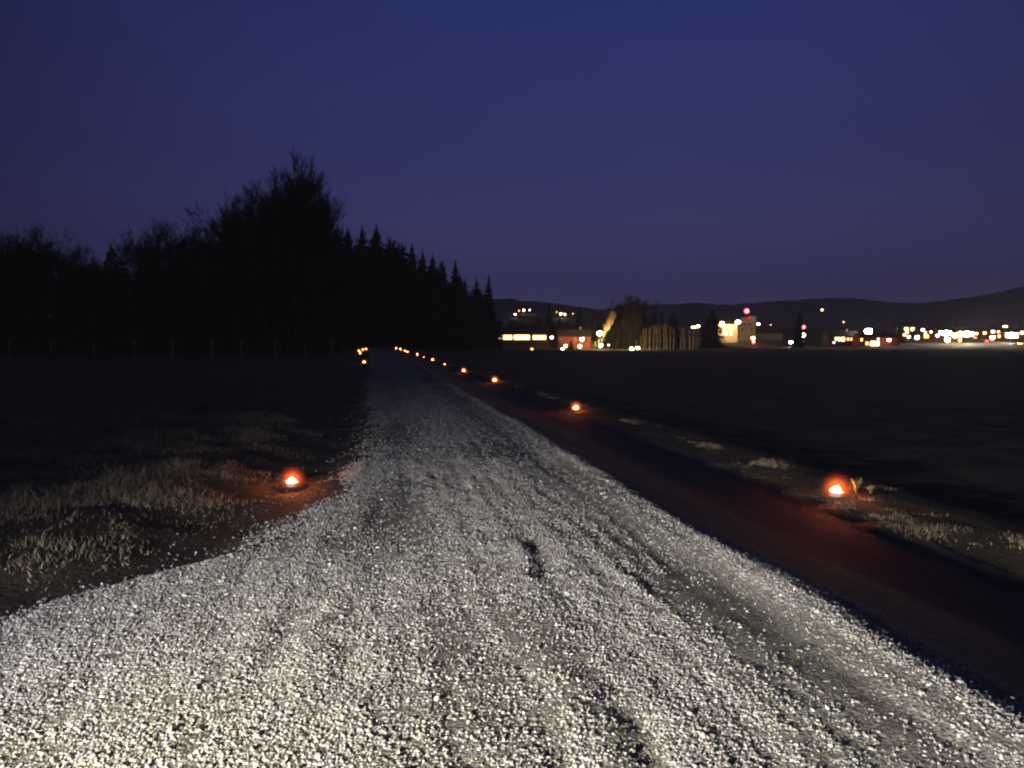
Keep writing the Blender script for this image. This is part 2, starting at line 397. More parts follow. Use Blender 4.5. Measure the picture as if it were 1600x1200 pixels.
x, y, clump, e = x[k], y[k], clump[k], e[k]
h = (.03 + .11 * np.clip(.5 + clump, .1, 1.2)) * R.uniform(.4, 1.3, len(x)) * (.55 + .45 * S(-1.2, -2.0, e)) * np.where(R.random(len(x)) < .04, 1.6, 1)
blades('grass', x, y, h, np.clip(R.normal(.40, .28, len(x)) + .35 * clump, 0, 1), R.uniform(.0025, .006, len(x)), 'dry pale grass tufts on the dark field left of the road')
n = 90000
y = 4.0 + 40 * R.random(n) ** 1.6; x = R.normal(5.28, .1, n) + .12 * vn(y * .6, 1.1)
n2 = 20000; x = np.concatenate([x, R.normal(4.86, .2, n2)]); y = np.concatenate([y, R.normal(8.1, .95, n2)])
tx0, ty0, _ = at(1307, 776); n3 = 9000; xx = tx0 + R.normal(-.28, .5, n3)
x = np.concatenate([x, xx]); y = np.concatenate([y, ty0 + .06 + R.exponential(.16, n3) + .30 * np.abs(xx - tx0)])
nearer = np.arange(len(x)) >= n
low = (np.arange(len(x)) >= n + n2) * np.where(x < 4.6, .6, 1.25) + (np.arange(len(x)) < n + n2)
clump = fbm(x * 1.7, y * 1.1 + 30, 3)
k = np.where(nearer, (low != 1) & (fbm(x * 7, y * 7 + 9, 2) > -.2) & (x > 3.9) | (fbm(x * 5, y * 4 + 9, 2) > -.05) & (x > 4.55 + .2 * np.abs(vn(y * 3, 4.4))), (R.random(len(x)) < np.clip(.02 + 1.1 * clump, .008, .6) * (x > 5.02)))
x, y, clump, nearer, low = x[k], y[k], clump[k], nearer[k], low[k]
h = (.015 + .06 * np.clip(.5 + clump, .1, 1.2)) * R.uniform(.5, 1.3, len(x)) * np.where(nearer, 1.1, 1) * low
blades('grass', x, y, h, np.clip(R.normal(.42, .25, len(x)) + .3 * clump - .1 * nearer, 0, 1), R.uniform(.0025, .006, len(x)), 'thin line of dry grass along the right road edge')

# ------------------------------------------------------------------ torches
tin_me = None
def torch_meshes():
    a = MB(); a.lathe([(.001, 0), (.056, 0), (.062, .004), (.064, .042), (.067, .045), (.064, .047), (.060, .043), (.058, .03), (.001, .03)], 24)
    w = MB(); w.lathe([(.0575, .0305), (.05, .034), (.02, .035), (.004, .034), (.004, .05), (.001, .051)], 20)
    f = MB(); f.lathe([(.001, .034), (.03, .036), (.053, .045), (.058, .056), (.050, .072), (.034, .09), (.018, .104), (.006, .116), (.0008, .124)], 18)
    fv = []
    for x, y, z in f.v:
        t = (z - .034) / .09; s = 1 + .22 * math.sin(3 * math.atan2(y, x) + 5 * t)
        fv.append((x * s + .018 * t * t, y * s + .01 * math.sin(t * 3), z))
    f.v = fv
    fm = emit('torch_flame_core', (1, .3, .08), 60); fm.cycles.emission_sampling = 'NONE'
    core = MB(); core.v = [(x * .82, y * .82, .034 + (z - .034) * .78) for x, y, z in f.v]; core.f = f.f
    f = sphere_mb((0, 0, .075), .22, 24, 16)  # glow halo around the burning core, added as an emissive volume sphere
    vm = bpy.data.materials.new('torch_halo'); vm.use_nodes = True; nt = vm.node_tree; nt.nodes.remove(nt.nodes['Principled BSDF'])
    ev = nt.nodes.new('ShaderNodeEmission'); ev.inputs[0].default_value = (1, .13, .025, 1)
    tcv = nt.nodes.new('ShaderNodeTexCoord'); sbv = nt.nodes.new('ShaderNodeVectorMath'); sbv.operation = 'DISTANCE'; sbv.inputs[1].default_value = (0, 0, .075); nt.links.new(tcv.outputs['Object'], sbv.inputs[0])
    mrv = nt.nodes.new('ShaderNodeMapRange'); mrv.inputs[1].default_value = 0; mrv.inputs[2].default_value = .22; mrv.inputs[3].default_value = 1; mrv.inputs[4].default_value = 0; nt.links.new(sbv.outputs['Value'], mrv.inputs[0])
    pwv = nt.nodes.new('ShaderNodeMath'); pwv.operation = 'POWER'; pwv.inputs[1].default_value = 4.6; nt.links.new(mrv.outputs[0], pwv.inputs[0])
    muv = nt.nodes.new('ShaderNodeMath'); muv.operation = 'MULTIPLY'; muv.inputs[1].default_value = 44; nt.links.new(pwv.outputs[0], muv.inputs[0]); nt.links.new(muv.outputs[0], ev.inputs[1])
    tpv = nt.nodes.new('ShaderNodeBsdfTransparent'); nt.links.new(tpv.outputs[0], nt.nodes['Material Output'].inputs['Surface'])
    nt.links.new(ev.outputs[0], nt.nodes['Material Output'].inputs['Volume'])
    return a.me('tin_cup', M['tin'], True), w.me('wax', M['wax'], True), f.me('flame_halo', vm, True), core.me('flame_core', fm, True)
TM = torch_meshes()
FL = bpy.data.lights.new('flame_light', 'POINT'); FL.energy = 17; FL.color = (1, .2, .035); FL.shadow_soft_size = .012
def torch(u, v, label, s=1.0):
    x, y, z = at(u, v)
    e = empty('torch', (x, y, z + .005), label, 'torch', 'burning torches along the road', random.random() * 6)
    e.scale = (s, s, s)
    for nme, me in zip(('tin_cup', 'wax'), TM): link(nme, me, e)
    c = link('flame_core', TM[3], link('flame_halo', TM[2], e)); c.visible_shadow = False      # flames cast no shadow; the parent sphere is only added glow
    fl = bpy.data.objects.new('flame_light', FL); col.objects.link(fl); fl.parent = e; fl.location = (0, 0, .068)
    e.rotation_euler = (random.gauss(0, .025), random.gauss(0, .025), random.random() * 6)
    return e
torch(1307, 776, 'burning torch nearest on the right, glowing beside broad leaves at the road edge', 1.15)
torch(457, 764, 'burning torch nearest on the left, at the gravel edge beside dry grass', 1.0)
torch(900, 642, 'burning torch second nearest along the right road edge, alone', 1.15)
torch(773, 597, 'burning torch third nearest along the right road edge', 1.3)
torch(724.5, 581, 'burning torch fourth nearest along the right road edge', 1.3)
torch(695, 570, 'faint small burning torch fifth nearest along the right road edge', .7)
torch(676, 563.5, 'burning torch sixth nearest along the right road edge, between two faint ones', 1.4)
torch(662.5, 558.6, 'faint small burning torch seventh nearest along the right road edge', .7)
torch(652, 555, 'burning torch eighth nearest on the right road edge, just right of the far cluster', 1.6)
torch(637, 550.8, 'burning torch at the right end of the far four torch cluster', 1.5)
torch(632.5, 549, 'burning torch second from the right in the far four torch cluster', 1.5)
torch(625.5, 546.6, 'burning torch second from the left in the far four torch cluster', 1.9)
torch(619, 545.4, 'burning torch at the left end of the far four torch cluster', 1.9)
torch(569, 567.5, 'burning torch standing lowest and alone below the left cluster by the wood', 1.4)
torch(563, 553, 'lowest burning torch of the left cluster by the wood', 1.6)
torch(561, 549.5, 'leftmost burning torch of the left cluster by the wood', 1.6)
torch(567, 547.5, 'burning torch at the top middle of the left cluster by the wood', 1.8)
torch(572, 546.5, 'rightmost burning torch of the left cluster by the wood', 1.8)
torch(831, 547, 'burning torch alone out on the dark field below the long lit barn', 3.0)

# broad-leaved weed and stones around the nearest right torch
def weed(u, v, label, n, hgt, sd):
    rnd = random.Random(sd); x, y, z = at(u, v); mb = MB()
    for i in range(n):
        a = 2 * math.pi * i / n + rnd.random(); h = hgt * rnd.uniform(.7, 1.1); o = rnd.uniform(.2, .5) * h
        w = hgt * .17; ca, sa = math.cos(a), math.sin(a); v_ = []
        for t, ww in ((0, .25), (.3, .8), (.6, 1), (.85, .6), (1, .03)):
            rr = o * t ** 1.5; zz = h * (t - .12 * t ** 3)
            for s_ in (-1, 0, 1): v_.append((rr * ca - s_ * w * ww * sa, rr * sa + s_ * w * ww * ca, zz + (.012 if s_ else 0)))
        f_ = []
        for j in range(4):
            for q_ in range(2): f_.append((j*3+q_, j*3+q_+1, (j+1)*3+q_+1, (j+1)*3+q_))
        mb.add(v_, f_)
    r = empty('broadleaf_weed', (x, y, z - .01), label, 'plant', 'weeds by the right torch'); mb.build('leaves', M['leaf'], r, True)
    st = MB(); st.tube((0, 0, 0), (.01, 0, hgt * .45), .006, .003); st.build('stem', M['leaf'], r)
weed(1337, 773, 'tall broad leaved weed glowing orange right beside the right torch', 6, .19, 1)
weed(1360, 775, 'low broad leaved weed further right of the torch, behind the taller one', 6, .11, 2)

# ------------------------------------------------------------------ trees
def spruce_mesh(seed, dens=1.0, wd=.17):
    r = random.Random(seed); T = MB(); C = MB()
    T.tube((0, 0, 0), (0, 0, .5), .013, .008, 7); T.tube((0, 0, .5), (.002, 0, .985), .008, .0015, 6)
    nl = int(34 * dens)
    for i in range(nl):
        t = i / (nl - 1); z = .05 + .93 * t
        rad = wd * (1 - t) ** .8 * r.uniform(.72, 1.2) + .006
        nb = max(4, int((9 - 4 * t) * (.75 + .5 * dens * .5)))
        for k in range(nb):
            a = 2 * math.pi * (k + r.random()) / nb; L_ = rad * r.uniform(.6, 1.15)
            ca, sa = math.cos(a), math.sin(a); dr = r.uniform(.18, .5) * L_
            m_ = 4
            for j in range(m_):
                t0 = j / m_; rr = L_ * (t0 + .1); zz = z - dr * t0 ** 1.3 + r.uniform(-.004, .004)
                w = L_ * .34 * (1 - t0 * .55); l2 = L_ * .42; hang = -.025 * r.uniform(.4, 1.4)
                for s_ in (-1, 1):
                    p0 = (rr * ca, rr * sa, zz); e_ = rr + l2
                    p1 = (e_ * ca - s_ * w * sa, e_ * sa + s_ * w * ca, zz - dr * .25 + hang)
                    p2 = ((rr + l2 * .35) * ca - s_ * w * .9 * sa, (rr + l2 * .35) * sa + s_ * w * .9 * ca, zz + hang * 1.6)
                    C.add([p0, p1, p2], [(0, 1, 2)])
    for k in range(10):
        a = r.random() * 6.28; C.add([(0, 0, 1.0), (.006 * math.cos(a), .006 * math.sin(a), .955), (.006 * math.cos(a + 2), .006 * math.sin(a + 2), .955)], [(0, 1, 2)])
    return T.me('trunk', M['bark']), C.me('crown', M['needle'])
def bare_mesh(seed, twig, bark, spread=.5, lean=0, depth=6, up=.25, tw=.0011, kids=(4, 5)):
    r = random.Random(seed); T = MB(); C = MB()
    def br(p, d, L_, rad, lv):
        if lv == depth:
            q0 = np.array(p, float); d = np.array(d, float); sd_ = np.array([r.gauss(0, 1), r.gauss(0, 1), r.gauss(0, .3)]); sd_ = sd_ / np.linalg.norm(sd_) * tw
            for _ in range(2):
                e_ = q0 + (d + np.array([r.gauss(0, .3), r.gauss(0, .3), r.gauss(0, .15) + .1])) * L_ * r.uniform(.8, 1.5)
                C.add([q0 - sd_, q0 + sd_, e_], [(0, 1, 2)])
            return
        seg = 3 if lv < 3 else 2; q0 = np.array(p, float); d = np.array(d, float)
        pts_ = [q0]
        for s_ in range(seg):
            d = d + np.array([r.gauss(0, .11), r.gauss(0, .11), r.gauss(0, .06) + up * .12 * (lv > 0)]); d /= np.linalg.norm(d)
            pts_.append(pts_[-1] + d * L_ / seg)
        mb = T if lv == 0 else C
        for s_ in range(seg):
            ra = rad * (1 - .6 * s_ / seg); rb = rad * (1 - .6 * (s_ + 1) / seg)
            mb.tube(pts_[s_], pts_[s_ + 1], max(ra, tw), max(rb, tw * .7), 6 if lv == 0 else 3)
        if lv >= depth: return
        k = (9 if lv == 0 else r.randint(*kids))
        for c in range(k):
            t = r.uniform(.28, 1) if lv == 0 else r.uniform(.2, 1)
            if c == 0: t = 1
            i = min(seg - 1, int(t * seg)); base = pts_[i] + (pts_[i + 1] - pts_[i]) * (t * seg - i if t < 1 else 1)
            a = r.uniform(0, 6.28); sp_ = spread * r.uniform(.55, 1.35) * (.35 if c == 0 else 1)
            side = np.cross(d, (math.cos(a), math.sin(a), .3)); side /= np.linalg.norm(side) + 1e-9
            nd = d * math.cos(sp_) + side * math.sin(sp_); nd[2] += up * .4; nd /= np.linalg.norm(nd)
            br(base, nd, L_ * r.uniform(.5, .78) * (.72 if lv == 0 else 1), max(rad * .5, tw), lv + 1)
    br((0, 0, 0), (lean, 0, 1), .5, .014, 0)
    zs = max(p[2] for p in C.v); k = 1 / zs
    tx, ty, _ = max(C.v, key=lambda p: p[2])
    cv = np.array(C.v); hi_ = cv[cv[:, 2] > .75 * zs]; tx = .5 * (tx + hi_[:, 0].mean()); ty = .5 * (ty + hi_[:, 1].mean())
    fx_ = lambda p: ((p[0] - tx * p[2] / zs) * k, (p[1] - ty * p[2] / zs) * k, p[2] * k)
    T.v = [fx_(p) for p in T.v]; C.v = [fx_(p) for p in C.v]
    return T.me('trunk', bark), C.me('crown', twig)
SPR = [spruce_mesh(s, 1.0, w) for s, w in ((1, .15), (2, .18), (3, .2), (4, .16))]
BARE = [bare_mesh(5, M['twig'], M['bark'], .55), bare_mesh(8, M['twig'], M['bark'], .5, up=.4), bare_mesh(13, M['twig'], M['bark'], .65, up=.15)]
PALE = bare_mesh(21, M['pale_twig'], M['birch_bark'], .42, depth=5, up=.5, tw=.0022)
def tree(kind, me, u, top, D, label, group, w=1.0, lean=(0, 0), sink=.15):
    x, y, _ = P(u, 560, D); zt = ztop(x, y, top)
    z = float(H(x, y, False)) - sink; h = zt - z
    o = empty(kind, (x, y, z), label, 'tree', group, random.random() * 6.28)
    o.scale = (h * w, h * w, h); 
    if lean != (0, 0): o.rotation_euler = (lean[0], lean[1], 0)
    link('trunk', me[0], o); link('crown', me[1], o)
    return o
G = 'bare trees of the wood behind the fence'
for u, top, D, k, w, lab in [
    (8, 362, 118, 2, .8, 'bare tree at the far left edge of the wood, cut by the frame'),
    (58, 338, 110, 0, .8, 'tall open crowned bare tree near the left end of the wood'),
    (122, 350, 112, 2, .9, 'round crowned bare tree just left of the rounded dark spruce'),
    (215, 347, 116, 1, 1.0, 'slim bare tree just right of the rounded dark spruce'),
    (262, 331, 112, 0, 1.1, 'wide hazy bare tree midway along the left wood'),
    (312, 354, 118, 2, .9, 'low bare tree in the dip left of the tall birches'),
    (374, 302, 108, 1, 1.0, 'leftmost of the tall bare trees in the middle of the wood'),
    (420, 280, 104, 0, .9, 'second from left of the tall bare trees in the middle of the wood'),
    (470, 213, 100, 1, .85, 'tallest bare tree of the whole wood, highest crown against the sky'),
    (500, 268, 106, 2, .62, 'right one of the tall bare trees, beside the spruces'),
    (447, 254, 109, 1, .9, 'hazy bare tree just left of the tallest one, slightly lower'),
    (489, 252, 108, 0, .7, 'hazy bare tree just right of the tallest one, slightly lower'),
    (395, 318, 112, 2, 1.1, 'low wide bare tree between the two left tall bare trees'),
    (345, 338, 114, 1, 1.1, 'lower bare tree at the left foot of the tall bare trees'),
    (90, 366, 116, 1, 1.1, 'thin bare tree between the tall open crowned and round crowned ones'),
    (30, 352, 114, 0, 1.0, 'bare tree between the frame edge and the tall open crowned one')]:
    tree('bare_tree', BARE[k], u, top, D, lab, G, w)
tree('spruce_tree', SPR[2], 178, 378, 106, 'lone dark spruce between bare trees left of the wood', 'spruces of the dark wood', 1.3)
row = [(545, 352, 174, 1), (568, 349, 172, 0), (590, 347, 176, 3), (611, 366, 184, 1), (629, 376, 186, 2), (645, 377, 190, 0), (661, 387, 186, 3),
       (677, 394, 190, 1), (692, 403, 184, 2), (712, 403, 188, 0), (727, 432, 196, 3), (745, 431, 190, 1), (764, 427, 186, 0)]
names = ['first', 'second', 'third', 'fourth', 'fifth', 'sixth', 'seventh', 'eighth', 'ninth', 'tenth', 'eleventh', 'twelfth', 'last']
for (u, top, D, k), nme in zip(row, names):
    ex = ', standing apart against the sky' if nme in ('twelfth', 'last') else ''
    tree('spruce_tree', SPR[k], u, top, D, 'dark pointed spruce, %s from the left in the descending row%s' % (nme, ex), 'spruces of the dark wood', 1.0 if u < 720 else .8)
# thick dark wood filling behind (reads as one mass)
def wood(name, items, label):
    vs, fs, k = [], [], 0
    protos = [(np.array([v.co[:] for v in me.vertices]), np.array([p.vertices[:] for p in me.polygons])) for _, me in LOW]
    for i, (x, y, z, h, w) in enumerate(items):
        v, f = protos[i % len(protos)]; a = i * 2.4; c, s_ = math.cos(a), math.sin(a)
        vs.append(np.stack([x + (v[:, 0] * c - v[:, 1] * s_) * h * w, y + (v[:, 0] * s_ + v[:, 1] * c) * h * w, z + v[:, 2] * h], -1))
        fs.append(f + k); k += len(v)
    return tag(link(name, npmesh(name, np.concatenate(vs), np.concatenate(fs), M['needle'])), label, 'wood', kind='stuff')
LOW = [spruce_mesh(s, .55, .24) for s in (31, 32, 33)]
items = []
tops = ([-60, 0, 60, 130, 178, 220, 300, 350, 400, 470, 520, 545, 590, 640, 700, 740, 770], [455, 455, 450, 440, 395, 402, 398, 388, 356, 345, 350, 360, 360, 384, 412, 440, 446])
for i in range(420):
    u = random.uniform(-70, 768); D = random.uniform(112, 150) if u < 500 else random.uniform(178, 225)
    tp = np.interp(u, *tops) + (75 if u < 535 else 45) * random.random() ** 1.5
    x, y, _ = P(u, 560, D); z = float(H(x, y, False)) - .2
    items.append((x, y, z, P(u, tp, D)[2] - z, random.uniform(.8, 1.3)))
wood('spruce_wood', items, 'black mass of lower spruces filling the wood on the left')
items = []
for i in range(150):
    u = random.uniform(770, 1004); D = random.uniform(440, 560)
    x, y, _ = P(u, 560, D); z = float(H(x, y, False)) - .2
    tp = 492 + random.uniform(0, 26)
    items.append((x, y, z, P(u, tp, D)[2] - z, random.uniform(.9, 1.5)))
for i in range(150):
    u = random.uniform(1000, 1700); D = random.uniform(720, 1050)
    x, y, _ = P(u, 560, D); z = float(H(x, y, False)) - .2
    tp = 516 - (8 if u < 1080 else 0) + random.uniform(-6, 6)
    items.append((x, y, z, max(6, P(u, tp, D)[2] - z), random.uniform(.9, 1.5)))
wood('distant_wood', items, 'dark wooded belt between the field and the hills')
GT = 'dark trees across the field'
for u, top, D, k, w, lab in [
    (858, 471, 430, 0, 1.1, 'dark spruce above the right end of the long lit barn'),
    (905, 477, 420, 2, 1.0, 'dark spruce behind the red house, tallest behind it'),
    (927, 481, 425, 1, 1.0, 'small dark spruce left of the lit leaning birch'),
    (892, 531, 300, 2, 1.9, 'low dark cone shaped spruce in front of the red house wall'),
    (1021, 482, 400, 1, 1.3, 'dark spruce behind the left half of the birch row, left of a pair'),
    (1034, 482, 405, 0, .8, 'narrow dark spruce in the middle of three behind the birches'),
    (1050, 485, 395, 2, 1.6, 'broad dark spruce rightmost of three behind the birch row'),
    (1112, 481, 410, 2, 1.7, 'broad dark lone spruce left of the cream building'),
    (1248, 484, 400, 0, 1.2, 'narrow dark spruce beside the red and white signal lights'),
    (1105, 497, 420, 1, 1.5, 'short dark spruce at the left foot of the broad lone spruce'),
    (1402, 500, 470, 2, 1.5, 'short dark spruce left of the yellow windowed apartment block')]:
    tree('spruce_tree', SPR[k], u, top, D, lab, GT, w)
for u, top, D, k, w, lab in [
    (962, 463, 330, 2, 1.1, 'dark bare tree just right of the lit leaning birch'),
    (983, 454, 325, 0, 1.1, 'tallest dark bare tree at the left end of the birch row'),
    (992, 474, 335, 1, 1.2, 'lower dark bare tree just behind the birch row end')]:
    tree('bare_tree', BARE[k], u, top, D, lab, GT, w)
tree('spruce_tree', SPR[2], 972, 478, 338, 'thick dark spruce inside the group of bare trees by the birch row', GT, 1.6)
tree('leaning_birch', PALE, 936, 474, 318, 'pale leaning birch lit gold by the lamp at its foot', None, .5, (.0, .36))
# row of pale birches
def birch_mesh(seed):
    r = random.Random(seed); T = MB(); C = MB(); p = np.array([0., 0, 0]); 
    for j in range(6):
        q_ = p + np.array([r.gauss(0, .012), r.gauss(0, .012), 1 / 6]); T.tube(p, q_, .026 * (1 - .13 * j), .026 * (1 - .13 * (j + 1)), 7); p = q_
        if j >= 1:
            for k in range(7):
                a = r.random() * 6.28; l = r.uniform(.06, .14); e_ = p + np.array([math.cos(a) * l * .5, math.sin(a) * l * .5, l])
                C.tube(p, e_, .007, .003, 3)
                for _ in range(2): C.tube(e_, e_ + np.array([r.gauss(0, .03), r.gauss(0, .03), r.uniform(.02, .08)]), .004, .002, 3)
    return T.me('trunk', M['birch_bark']), C.me('crown', M['pale_twig'])
BM = [birch_mesh(s) for s in (1, 2, 3, 4)]
bt = [(994, 534), (1000, 527), (1005, 519), (1009, 517), (1014, 516), (1020, 514), (1026, 512), (1031, 513), (1037, 512), (1042, 513), (1047, 514), (1052, 516), (1064, 517), (1070, 516), (1077, 518), (1083, 517), (1089, 521)]
bl = ['shortest pale birch at the left end of the lit row', 'pale birch second from the left in the lit row', 'pale birch third from the left in the lit row', 'pale birch fourth from the left in the lit row',
      'pale birch fifth from the left in the lit row', 'pale birch sixth from the left in the lit row', 'pale birch seventh from the left in the lit row', 'pale birch in the exact middle of the lit row',
      'pale birch five places left of the gap in the lit row'.replace('five', 'four'), 'pale birch three places left of the gap in the lit row', 'pale birch two places left of the gap in the lit row', 'pale birch just left of the gap in the lit row',
      'pale birch just right of the gap in the lit row', 'pale birch second right of the gap in the lit row', 'pale birch third right of the gap in the lit row', 'pale birch second from the right end of the lit row', 'pale birch at the right end of the lit row']
bl[7] = 'pale birch eighth from the left in the lit row'
for i, ((u, tp), lb) in enumerate(zip(bt, bl)):
    tree('birch_tree', BM[i % 4], u, tp, 300 + random.uniform(-4, 6), lb, 'pale birches in a row across the field', random.uniform(.9, 1.2))
# hedge by the lamp
def bush(u, v, D, w, h, label):
    x, y, _ = P(u, v, D); z = float(H(x, y, False)); r = random.Random(4); mb = MB()
    for i in range(900):
        a = r.random() * 6.28; q_ = r.random() ** .5; c = np.array([math.cos(a) * q_ * w, math.sin(a) * q_ * w * .6, r.random() * h * (1 - .5 * q_ ** 2)])
        d1 = np.array([r.gauss(0, .16), r.gauss(0, .16), r.gauss(0, .12)]); d2 = np.array([r.gauss(0, .16), r.gauss(0, .16), r.gauss(0, .12)])
        mb.add([c, c + d1, c + d2], [(0, 1, 2)])
    o = empty('hedge', (x, y, z), label, 'hedge'); mb.build('foliage', M['hedge'], o)
    st = MB()
    for k in range(7): st.tube((w * (k - 3) / 4, 0, 0), (w * (k - 3) / 3.6, 0, h * .6), .05, .02)
    st.build('stem', M['bark'], o)
bush(933, 545, 316, 2.6, 3.6, 'yellow green hedge lit by the lamp under the leaning birch')

# ------------------------------------------------------------------ game fence in front of the left wood
fr = empty('wire_fence', P(250, 552, 95)[:2] + (0,), 'tall wire fence with pale posts before the dark wood', 'fence')
o0 = np.array(fr.location)
px = [-45, 15, 80, 147, 210, 270, 332, 378, 430, 476, 519]
pp = []
for i, u in enumerate(px):
    D = 94 - 1.0 * i * .3; x, y, _ = P(u, 556, D); z = float(H(x, y, False))
    top = P(u, 531 + (2 if i % 3 == 0 else 0), D)[2]; pp.append((x, y, z, top))
    mb = MB(); mb.tube((x - o0[0], y - o0[1], z - .2), (x - o0[0] + random.uniform(-.05, .05), y - o0[1], top), .075, .065, 8); mb.build('post', M['post'], fr)
mb = MB()
for k in range(9):
    for a, b_ in zip(pp[:-1], pp[1:]):
        t = (k + 1) / 9.5; mb.tube((a[0] - o0[0], a[1] - o0[1], a[2] + (a[3] - a[2]) * t), (b_[0] - o0[0], b_[1] - o0[1], b_[2] + (b_[3] - b_[2]) * t), .002, .002, 3)
mb.build('wire', M['metal'], fr)

# ------------------------------------------------------------------ buildings
def house(name, label, u0, u1, eave, D, wall, depth=8, ridge=None, wins=(), base=None, doors=(), gable=False, chimney=True, S_=3, cat='house', group=None):
    xa, ya, _ = P(u0, 560, D); xb, yb, _ = P(u1, 560, D)
    w = math.hypot(xb - xa, yb - ya); rz = math.atan2(yb - ya, xb - xa)
    cx, cy = (xa + xb) / 2, (ya + yb) / 2
    zg = float(H(cx, cy, False)) - .1
    eh = P((u0 + u1) / 2, eave, D)[2] - zg; rh = (P((u0 + u1) / 2, ridge, D)[2] - zg) if ridge else eh + 2.2
    o = empty(name, (cx, cy, zg), label, cat, group, rz)
    mb = MB(); h2 = w / 2
    mb.box(-h2, h2, 0, depth, 0, eh)
    mb.add([(-h2, .001, eh), (-h2, depth - .001, eh), (-h2, depth / 2, rh - .08)], [(0, 1, 2)]); mb.add([(h2, .001, eh), (h2, depth - .001, eh), (h2, depth / 2, rh - .08)], [(2, 1, 0)])
    mb.build('wall', M[wall], o)
    rf = MB(); ov = .4; y0 = -.45; t = .18; sl = (rh - eh) / (depth / 2); ze = eh - .45 * sl
    for sgn in (0, 1):
        ya_, yb_ = (y0, depth / 2) if sgn == 0 else (depth / 2, depth + .45)
        za, zb = (ze + .03, rh + .03) if sgn == 0 else (rh + .03, ze + .03)
        rf.add([(-h2 - ov, ya_, za), (h2 + ov, ya_, za), (h2 + ov, yb_, zb), (-h2 - ov, yb_, zb), (-h2 - ov, ya_, za + t), (h2 + ov, ya_, za + t), (h2 + ov, yb_, zb + t), (-h2 - ov, yb_, zb + t)],
               [(3,2,1,0),(4,5,6,7),(0,1,5,4),(1,2,6,5),(2,3,7,6),(3,0,4,7)])
    ro = rf.build('roof', M['roof'], o)
    if chimney:
        c = MB(); c.box(w * .18, w * .18 + .8, depth / 2 - .4, depth / 2 + .4, rh - .6, rh + 1.1); c.box(w * .18 - .08, w * .18 + .88, depth / 2 - .48, depth / 2 + .48, rh + 1.1, rh + 1.25); c.build('chimney', M['grey_wall'], ro)
    for (ua, ub, va, vb, cc, st) in wins:
        X0 = (ua - u0) / (u1 - u0) * w - h2; X1 = (ub - u0) / (u1 - u0) * w - h2
        um = (ua + ub) / 2; z1 = P(um, va, D)[2] - zg; z0 = P(um, vb, D)[2] - zg
        fw = .09
        f = MB(); f.box(X0 - fw, X1 + fw, -.07, -.004, z1, z1 + fw); f.box(X0 - fw, X1 + fw, -.07, -.004, z0 - fw, z0); f.box(X0 - fw, X0, -.07, -.004, z0, z1); f.box(X1, X1 + fw, -.07, -.004, z0, z1)
        nm = max(1, int((X1 - X0) / 1.4))
        for j in range(1, nm): xm = X0 + (X1 - X0) * j / nm; f.box(xm - .04, xm + .04, -.06, -.01, z0, z1)
        wo = f.build('window', M['trim'], o)
        g = MB(); g.box(X0, X1, -.035, -.015, z0, z1); g.build('pane', E(cc, st) if st else M['darkpane'], wo)
    for ua in doors:
        X0 = (ua - u0) / (u1 - u0) * w - h2; d = MB(); d.box(X0 - .5, X0 + .5, -.06, -.003, .1, 2.15); do = d.build('door', M['door'], o)
        k = MB(); k.box(X0 + .36, X0 + .42, -.11, -.06, 1.0, 1.12); k.build('handle', M['metal'], do)
    return o
house('barn', 'long low dark barn with a bright band of lit windows', 774, 858, 521, 380, 'brown_wall', 12, 513,
      [(777.5, 784.5, 524, 530, 'Y', 4), (786.5, 800, 523.6, 530.6, 'Y', 4), (803, 827.5, 523.4, 530.8, 'Y', 4.5), (832.5, 853, 524, 530.6, 'Y', 4)], cat='barn', chimney=False)
house('timber_house', 'red timber house lit by a bright wall lamp', 872, 923, 525.5, 330, 'red_wall', 9, 515, [(877, 880, 529, 535, 'O', 0), (897, 900, 529, 535, 'Y', 0), (914, 918, 529, 535, 'Y', 0)], doors=(906,))
house('apartment_block', 'cream building with glowing yellow facade and tall bays', 1122, 1152, 506, 520, 'cream_wall', 12, 500,
      [(1124, 1127, 513, 522, 'Y', 0), (1131, 1134, 508, 522, 'Y', 2), (1139, 1144, 508, 524, 'Y', 2.5), (1147, 1150, 507, 513, 'Y', 1)], cat='building', chimney=False)
# tower block with parapet and beacon
def tower():
    x, y, _ = P(1167, 560, 545); z = float(H(x, y, False)) - .2; o = empty('grain_tower', (x, y, z), 'pale tower with flat parapet and red beacon on top', 'tower', rz=-YAW)
    t1 = P(1167, 503, 545)[2] - z; t2 = P(1167, 496, 545)[2] - z; k = 545 / 1200
    mb = MB(); mb.box(-13 * k, 13 * k, 0, 12, 0, t1); mb.box(-10 * k, 4 * k, 1, 11, t1, t2); mb.build('wall', M['cream_wall'], o)
    mb = MB(); mb.box(-13 * k - .3, 13 * k + .3, -.3, 12.3, t1 + .002, t1 + .5); mb.box(5 * k, 13 * k, -.2, 6, t1 + .5, t2 + .8); mb.build('parapet', M['trim'], o)
    mb = MB(); tb = P(1167, 486, 545)[2] - z; mb.tube((0, 2, t2), (0, 2, tb - .5), .12, .07); mb.build('mast', M['metal'], o)
    b_ = sphere_mb((0, 2, tb), 1.5).build('beacon', E('R', 40), o, True)
    for i, (dx, zz) in enumerate(((-9, .55), (-3, .55), (5, .55), (-6, .8), (2, .8))):
        g = MB(); g.box(dx * k, dx * k + 1.4, -.06, -.01, t1 * zz, t1 * zz + 1.6); g.build('window', M['darkpane'], o)
tower()
house('house', 'house with a sloping dark roof right of the pale tower', 1180, 1222, 520, 560, 'grey_wall', 12, 508, [(1204, 1206, 523, 527, 'Y', 0)])
